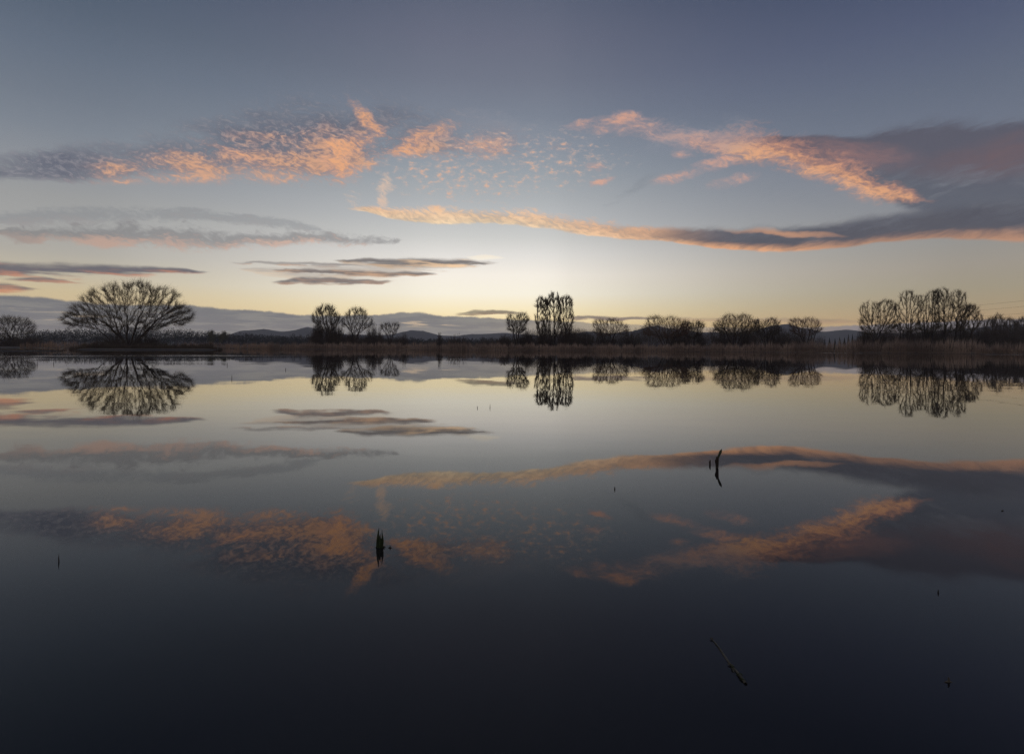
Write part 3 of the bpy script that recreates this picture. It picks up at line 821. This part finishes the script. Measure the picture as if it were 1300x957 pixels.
for i, (x, yt, w, la) in enumerate([
        (1047, 431, 6, 'lowest dark conifer at the left end of the far row on the right'),
        (1053, 429, 7, 'small dark conifer second from the left in the far row on the right'),
        (1060, 430, 6, 'small dark conifer third from the left in the far row on the right'),
        (1066, 428, 7, 'broad dark conifer left of the two tallest in the far row'),
        (1072, 428.5, 7, 'dark conifer filling the middle gap of the far row on the right'),
        (1077, 424.5, 6, 'pointed dark conifer, left one of the two tallest in the far row'),
        (1082, 424, 6, 'pointed dark conifer, right one of the two tallest in the far row'),
        (1089, 426.5, 6, 'pointed dark conifer standing apart at the right end of the far row')]):
    conifer(x, yt, w, 420 + 6 * (i % 3), la, 60 + i)

# far wood on the left: one mass of crowns
rng = np.random.default_rng(77)
P0, P1, RR = [], [], []
for x in np.arange(34, 720, 2.2):
    D = rng.uniform(640, 760); top = np.interp(x, [34, 50, 90, 200, 240, 262, 300, 330, 360, 400, 520, 600, 720], [424, 420, 417, 416, 418, 420, 423, 424, 426, 427, 429, 430, 431]) + rng.normal(0, 1.3)
    X = wx(x, D); H = max(wz(x, top, D), 3); w = rng.uniform(2.5, 5.0)
    n = 230; u = unit(rng.normal(size=(n, 3))) * rng.random((n, 1)) ** .5
    c = np.array([X, D, H * .5]) + u * np.array([w, w, H * .5]); d = unit(rng.normal(size=(n, 3)) + [0, 0, .9])
    P0.append(c); P1.append(c + d * 1.1); RR.append(np.full(n, .34))
    P0.append(np.array([[X, D, 0.2]])); P1.append(np.array([[X, D, H * .6]])); RR.append(np.array([.35]))
V, fs = join([spikes(np.concatenate(P0), np.concatenate(P1), np.concatenate(RR))])
o = mesh('distant_wood', V, fs, M['wood_far']); tag(o, 'dark far-off wood along the horizon on the left', 'wood', None, 'stuff')
for k, (x, yt, w, la) in enumerate([(268, 418, 13, 'darker olive leafed tree, left one of the pair before the far wood'),
                                    (283, 417, 15, 'pale olive leafed tree, right one of the pair before the far wood')]):
    rng = np.random.default_rng(80 + k); D = 560; px = D / F; zb = .4
    H = (hor(x) - yt) * px + CAM_H - zb; root = empty('leafy_tree', (wx(x, D), D, zb)); tag(root, la, 'tree', 'leafy trees before the far wood')
    V, fs = join([tubes([[0, 0, 0], [0, 0, H * .3], [0, 0, H * .3]], [[0, 0, H * .3], [-1.5, 0, H * .7], [1.6, .5, H * .75]], [.4, .3, .3], [.3, .1, .1], 6)]); mesh('trunk', V, fs, M['bark'], root)
    n = 2600; cl = unit(rng.normal(size=(22, 3))) * rng.random((22, 1)) ** .4 * np.array([w * px * .38, w * px * .38, H * .34]) + [0, 0, H * .56]
    c = cl[rng.integers(22, size=n)] + rng.normal(0, .9, (n, 3)); d = unit(rng.normal(size=(n, 3)))
    V, fs = join([spikes(c, c + d * .5, np.full(n, .2))]); mesh('crown', V, fs, M['olive'], root)


# tangled scrub behind the reeds: one mass of thin stems
rng = np.random.default_rng(55); B0, B1 = [], []
for xs, ys, dn in [(([392, 400, 432, 440, 470, 512]), ([428, 416, 417, 424, 422, 430]), 1.0), (([728, 745, 780, 815, 900, 910, 1000, 1046]), ([419, 417, 421, 415, 420, 414, 415, 429]), 1.0),
                   (([1088, 1100, 1130, 1180, 1230, 1255, 1310]), ([424, 417, 416, 412, 415, 414, 411]), 1.2), (([-20, 10, 40, 70]), ([424, 425, 428, 434]), 1.0), (([610, 640, 680, 735]), ([431, 427, 420, 418]), .9)]:
    n = int((xs[-1] - xs[0]) * 20 * dn); x = xs[0] + (xs[-1] - xs[0]) * rng.random(n); D = 206 + 22 * rng.random(n)
    top = np.interp(x, xs, ys) + 4.0 * np.sin(x * .35) * np.sin(x * .13 + 1) + np.abs(rng.normal(0, 5.5, n)) - 1.5
    X = (x - 650) / F * D; Z = ground_h(X, D); H = np.maximum((441.5 + (x - 650) * .0055 - top) / F * D + CAM_H - Z, .8)
    b = np.stack([X, D, Z], 1); e = b + np.stack([rng.normal(0, .16, n) * H, rng.normal(0, .16, n) * H, H], 1)
    B0.append(b); B1.append(e)
    for _ in range(3):
        f = .35 + .55 * rng.random((n, 1)); p = b + (e - b) * f; B0.append(p); B1.append(p + unit(rng.normal(0, .6, (n, 3)) + [0, 0, .7]) * (.25 + .25 * rng.random((n, 1))) * H[:, None] * .7)
b0, b1 = np.concatenate(B0), np.concatenate(B1)
V, fs = join([spikes(b0, b1, np.full(len(b0), .017))])
o = mesh('thicket', V, fs, M['shrub']); tag(o, 'tangled bare scrub filling the gaps between the trees behind the reeds', 'scrub', None, 'stuff')

# ------------------------------------------------------------------ reeds
def reeds(name, label, spans, mat, seed, dens=26, depth=7, width=.035, cat='reeds'):
    """spans: (x0, x1, height px of the top row, offset behind the shore in metres)"""
    rng = np.random.default_rng(seed); B0, B1, WW = [], [], []
    for (x0, x1, h0, h1, off, dn) in spans:
        a0, a1 = az_of(x0), az_of(x1); L = (a1 - a0) * 190
        n = int(abs(L) * dens * dn)
        f = rng.random(n); a = a0 + (a1 - a0) * f
        r = shore(a) + off + rng.random(n) * depth - 1.0
        if off < -20: r = -off + rng.random(n) * depth
        ln = .5 + .5 * np.sin(a * 160 + seed) * np.sin(a * 61) + .35 * np.sin(a * 517 + 2)
        H = (h0 + (h1 - h0) * f) * (.62 + .34 * ln + .30 * rng.random(n)) * (1 - .35 * rng.random(n) ** 3)
        X, Y = r * np.sin(a), r * np.cos(a); Z = np.maximum(ground_h(X, Y), -.25)
        b = np.stack([X, Y, Z], 1)
        B0.append(b); B1.append(b + np.stack([rng.normal(.06, .11, n) * H, rng.normal(0, .1, n) * H, H], 1)); WW.append(rng.uniform(.6, 1.3, n) * width)
    b0, b1, w = np.concatenate(B0), np.concatenate(B1), np.concatenate(WW)
    m = b0 * .5 + b1 * .5
    Vq, fq = tubes(b0, m, w, w * .8, 3); Vs, f2 = spikes(m, b1, w * 1.2)
    V, fs = join([(Vq, fq), (Vs, f2)])
    o = mesh(name, V, fs, M[mat]); tag(o, label, cat, None, 'stuff')


reeds('reed_bed', 'brown dry reed belt along the far shore, from the middle to the right edge',
      [(330, 545, 2.4, 2.7, 0, 1), (545, 640, 3.0, 2.6, 0, 1), (640, 800, 2.5, 2.4, 0, 1), (800, 940, 2.5, 2.7, 0, 1), (940, 1060, 2.8, 3.6, 0, 1), (1060, 1180, 3.7, 4.1, 0, 1.1), (1180, 1245, 4.1, 3.6, 0, 1.1),
       (1245, 1420, 3.3, 2.4, 0, .9)], 'reed', 3, 40, 8)
reeds('pale_reed_bed', 'paler short reeds on the far shore left of the middle', [(225, 345, 2.6, 2.2, 0, 1), (25, 120, 2.0, 2.4, 0, 1), (280, 420, 1.8, 1.6, 18, .6), (1240, 1420, 2.2, 2.2, -1, .5)], 'reed_pale', 4, 30, 8)
reeds('sedge', 'dark sedge and dead reed on the islet under the broad willow', [(88, 282, .9, .9, -150, 1.4), (100, 270, 1.5, 1.3, -153, 1.4)], 'sedge', 5, 34, 7, .03, 'sedge')
reeds('mud_sedge', 'short dark stubble on the mud flats at the far left', [(-120, 118, .28, .2, -112, 1.0), (40, 320, .05, .06, -52, .35)], 'sedge', 6, 30, 8, .02, 'sedge')


# ------------------------------------------------------------------ things standing in the near water
def at(x, y, z=0.0):
    """the point of the water plane seen at a photograph pixel"""
    a = (y - hor(x)) / F; D = (CAM_H - z) / a
    return np.array([wx(x, D), D, z])


def blade(pts, w, thick=.35, k=6, twist=0.0):
    """a leaf or stalk: rings along points (x, y, z) with half widths w, flattened across"""
    pts = np.array(pts, float); w = np.array(w, float); V = []; n = len(pts)
    for i in range(n):
        d = unit(pts[min(i + 1, n - 1)] - pts[max(i - 1, 0)])
        a = np.cross(d, [0, 1, 0]); a = unit(a); b = np.cross(a, d); c, s_ = math.cos(twist * i), math.sin(twist * i)
        a, b = a * c + b * s_, b * c - a * s_
        for j in range(k):
            t_ = 2 * math.pi * j / k; V.append(pts[i] + a * math.cos(t_) * w[i] + b * math.sin(t_) * w[i] * thick)
    q = np.array([[i * k + j, i * k + (j + 1) % k, (i + 1) * k + (j + 1) % k, (i + 1) * k + j] for i in range(n - 1) for j in range(k)])
    return np.array(V), q


def water_plant(name, label, cat, x, y, parts, mat='leaf', group=None):
    """parts: (part name, [(dx px, dy px up)], [half width px], material) measured in photograph pixels"""
    base = at(x, y); px = base[1] / F
    root = empty(name, base); tag(root, label, cat, group)
    rs = random.Random(int(x * 7 + y))
    for nm, pts, ws, mt in parts:
        yy = rs.uniform(-1.2, 1.2)
        P_ = [(p[0] * px, yy * px + (p[2] * px if len(p) > 2 else 0), p[1] * px) for p in pts]
        V, q = blade(P_, [v * px for v in ws], .45, 8, .12); mesh(nm, V, q, M[mt], root, True)
    return root


def fine(pts, ws, n=9):
    """smooth the traced points"""
    p = np.array(pts, float); t0 = np.linspace(0, 1, len(p)); t1 = np.linspace(0, 1, n)
    q = np.stack([np.interp(t1, t0, p[:, i]) for i in range(2)], 1)
    for _ in range(2): q[1:-1] = (q[:-2] + 2 * q[1:-1] + q[2:]) / 4
    return [tuple(v) for v in q], list(np.interp(t1, t0, ws))


def lf(nm, pts, ws, mt='leaf'):
    a, b = fine(pts, ws); return (nm, a, b, mt)


water_plant('iris_shoot', 'dark green clump of upright pointed leaves rising from the near water', 'water plant', 484, 695, [
    lf('leaf', [(-3.6, -6), (-3.8, 2), (-3.0, 12), (-2.4, 20), (-1.6, 25.5)], [1.2, 1.7, 2.0, 1.5, .15]),
    lf('leaf', [(2.6, -6), (2.4, 4), (3.4, 10), (2.2, 17), (2.1, 23.5)], [1.2, 1.6, 1.9, 1.0, .15]),
    lf('leaf', [(-1.0, -6), (-.6, 3), (.2, 10), (-.4, 15), (.6, 18)], [1.2, 1.5, 2.0, 1.4, .2]),
    lf('leaf', [(.6, -4), (1.4, 4), (1.2, 10), (3.0, 14)], [1.0, 1.3, 1.3, .2]),
    lf('sheath', [(-4.6, -4), (-4.6, 1), (-4.2, 4.5)], [1.3, 1.3, .4], 'stub'),
    lf('sheath', [(3.6, -4), (4.4, 1), (5.4, 2.4)], [1.5, 1.4, .4], 'stub'),
    lf('sheath', [(-6, .2), (-2, .8), (2, .6), (7, .1)], [.5, 1.1, 1.1, .4], 'stub')])
water_plant('reed_stub', 'tiny dark stub poking up just right of the green leaf clump', 'stub', 496.5, 695.5, [
    lf('stalk', [(-.2, -4), (-.1, 1), (.1, 3.2)], [1.3, 1.1, .3], 'stub'), lf('sheath', [(-2.4, .1), (0, .5), (2.6, .1)], [.4, .7, .3], 'stub')])
water_plant('bent_reed', 'bent dark reed stalk with one leaf tip leaning right, tallest stem in the open water', 'reed', 911, 594, [
    lf('stalk', [(-.4, -8), (.2, 0), (.5, 7), (.4, 12), (.2, 14.5)], [1.3, 1.8, 1.8, 2.1, 1.0], 'stub'),
    lf('leaf', [(1.0, 11), (1.8, 15.5), (3.0, 17.5), (4.6, 21.5), (6.0, 24.5)], [1.0, 1.2, 1.5, 1.7, .15]),
    lf('sheath', [(-.6, 3), (-2.2, 8), (-1.6, 11), (-.2, 13)], [.8, 1.1, 1.0, .2], 'stub')])
water_plant('reed_stub', 'short curved stub standing close left of the bent reed stalk', 'stub', 902.3, 590, [
    lf('stalk', [(.3, -5), (0, 0), (-.3, 4), (.5, 6.5)], [.9, 1.1, 1.1, .4], 'stub')])
water_plant('reed_stub', 'small upright stub alone in the water left of the bent reed', 'stub', 781.3, 621, [
    lf('stalk', [(0, -4), (0, 1), (.1, 4)], [.7, .8, .25], 'stub')])
water_plant('reed_stub', 'dark crooked stub in the near water at the far left', 'stub', 76, 713, [
    lf('stalk', [(0, -4), (.2, 2), (-.3, 5), (.2, 10)], [1.0, 1.1, 1.0, .3], 'stub')])
water_plant('reed_stub', 'tiny stub in the dark near water towards the lower right', 'stub', 1192, 752, [
    lf('stalk', [(0, -4), (0, 1), (.1, 4.5)], [.9, .9, .2], 'stub')])
water_plant('reed_stub', 'low dark speck of a stub near the right edge', 'stub', 1274, 648.5, [
    lf('stalk', [(-1.6, .2), (0, .8), (1.6, .2)], [.4, .8, .3], 'stub')])
water_plant('thin_reed', 'thin pale reed stem, taller one of the pair far out below the glow', 'reed', 622.5, 517.5, [
    lf('stalk', [(0, -4), (0, 1), (.1, 5)], [.35, .4, .12], 'stub')])
water_plant('thin_reed', 'thin pale reed stem, shorter one of the pair far out below the glow', 'reed', 606.5, 518, [
    lf('stalk', [(0, -3), (0, 1), (.1, 3)], [.4, .45, .15], 'stub')])
for x, y, h, la in [(68.5, 462, 5, 'upright slim dark reed stem in the far water left of the broad willow'),
                    (47, 462, 6, 'leaning slim reed stem in the far water at the far left'),
                    (288.5, 464, 4, 'short reed stem in the far water just right of the broad willow'),
                    (294, 481, 6, 'faint thin reed stem standing farther out right of the willow reflection'),
                    (363, 470, 3.5, 'short thin reed stem in the far water left of the fan shaped tree reflection')]:
    water_plant('thin_reed', la, 'reed', x, y, [lf('stalk', [(0, -h * .6), (0, h * .4), (.8 if x == 47 else .2, h)], [.4, .45, .15], 'stub')])
# the sodden stalk lying at the surface, bottom right
p0, p1 = at(906.5, 812), at(949, 868)
root = empty('floating_stalk', (p0 + p1) / 2); tag(root, 'sodden pale stalk with a clot of weed, lying in the dark water at the bottom', 'stalk')
q0, q1 = p0 - (p0 + p1) / 2, p1 - (p0 + p1) / 2
pts = [q0 + (q1 - q0) * t_ + np.array([.0012 * math.sin(t_ * 9), 0, .0012 + .0006 * math.sin(t_ * 9)]) for t_ in np.linspace(0, 1, 16)]
V, q = blade(pts, [.0016 + .0026 * t_ ** .8 for t_ in np.linspace(0, 1, 16)], .9, 8); mesh('stalk', V, q, M['stick'], root, True)
rng = np.random.default_rng(9)
for k in range(6):
    c = q0 + (q1 - q0) * (.62 + .065 * k) + np.array([rng.normal(0, .004), rng.normal(0, .004), .002])
    d = unit(rng.normal(size=3) * [1, 1, .15]); L = .009
    V, q = blade([c - d * L, c - d * L * .4 + [0, 0, .001], c + d * L * .4 + [0, 0, .002], c + d * L], [.001, .003, .003, .0006], .35, 8); mesh('weed_leaf', V, q, M['leaf' if k % 2 else 'stick'], root, True)
c = q0 + np.array([-.002, .002, .002])
V, q = blade([c + [-.005, 0, 0], c + [-.002, 0, .002], c + [.002, 0, .002], c + [.005, 0, 0]], [.0006, .0026, .0026, .0006], .8, 8); mesh('tip', V, q, M['stick'], root, True)
water_plant('reed_stub', 'pale broken stub at the bottom edge of the dark near water on the right', 'stub', 1207, 866, [
    lf('stalk', [(0, -4), (0, 1), (.4, 4), (-.6, 7)], [1.4, 1.4, 1.2, .4], 'stick'), lf('sheath', [(-5, .2), (0, 1.2), (5, .2)], [.6, 1.6, .5], 'stick')])

# overhead line far right
for k, (ya, yb, la) in enumerate([(388, 372, 'topmost faint overhead cable in the sky at the right edge'), (394, 380, 'middle faint overhead cable in the sky at the right edge'),
                                  (400, 391, 'lowest faint overhead cable in the sky at the right edge')]):
    D0, D1 = 330, 210; x0, x1 = 1150, 1420
    a = np.array([wx(x0, D0), D0, wz(x0, ya + 4, D0)]); b = np.array([wx(x1, D1), D1, wz(x1, yb - 6, D1)])
    ts = np.linspace(0, 1, 40)[:, None]; P = a + (b - a) * ts; P[:, 2] -= (4 * ts * (1 - ts))[:, 0] * 1.6
    V, fs = join([tubes(P[:-1], P[1:], np.full(39, .03), np.full(39, .03), 5)])
    o = mesh('power_line', V, fs, M['wire']); tag(o, la, 'cable', 'overhead cables on the right')

# ------------------------------------------------------------------ air
bm_ = np.array([[x, y, z] for z in (-1.7, 205.0) for x, y in ((-6200, -400), (6200, -400), (6200, 6200), (-6200, 6200))], float)
hf = np.array([[3, 2, 1, 0], [4, 5, 6, 7], [0, 1, 5, 4], [1, 2, 6, 5], [2, 3, 7, 6], [3, 0, 4, 7]])
hzm = bpy.data.materials.new('evening_haze'); hzm.use_nodes = True; t = hzm.node_tree
for n_ in list(t.nodes): t.nodes.remove(n_)
pv = t.nodes.new('ShaderNodeVolumePrincipled'); pv.inputs['Color'].default_value = (.86, .9, .97, 1); pv.inputs['Density'].default_value = HAZE_SIGMA
ho = t.nodes.new('ShaderNodeOutputMaterial'); t.links.new(pv.outputs[0], ho.inputs['Volume'])
if HAZE_SIGMA > 0:
    o = mesh('haze', bm_, hf, hzm); o['kind'] = 'stuff'

SC.view_settings.view_transform = 'Standard'; SC.view_settings.look = 'None'
SC.view_settings.exposure = 0; SC.view_settings.gamma = 1
SC.cycles.use_denoising = True; SC.cycles.denoiser = 'OPENIMAGEDENOISE'; SC.cycles.denoising_input_passes = 'RGB_ALBEDO_NORMAL'; SC.cycles.denoising_prefilter = 'NONE'; SC.cycles.denoising_quality = 'HIGH'
SC.cycles.max_bounces = 5; SC.cycles.diffuse_bounces = 2; SC.cycles.glossy_bounces = 3; SC.cycles.volume_bounces = 1
SC.cycles.use_adaptive_sampling = True; SC.cycles.adaptive_threshold = 0.01; SC.cycles.adaptive_min_samples = 24
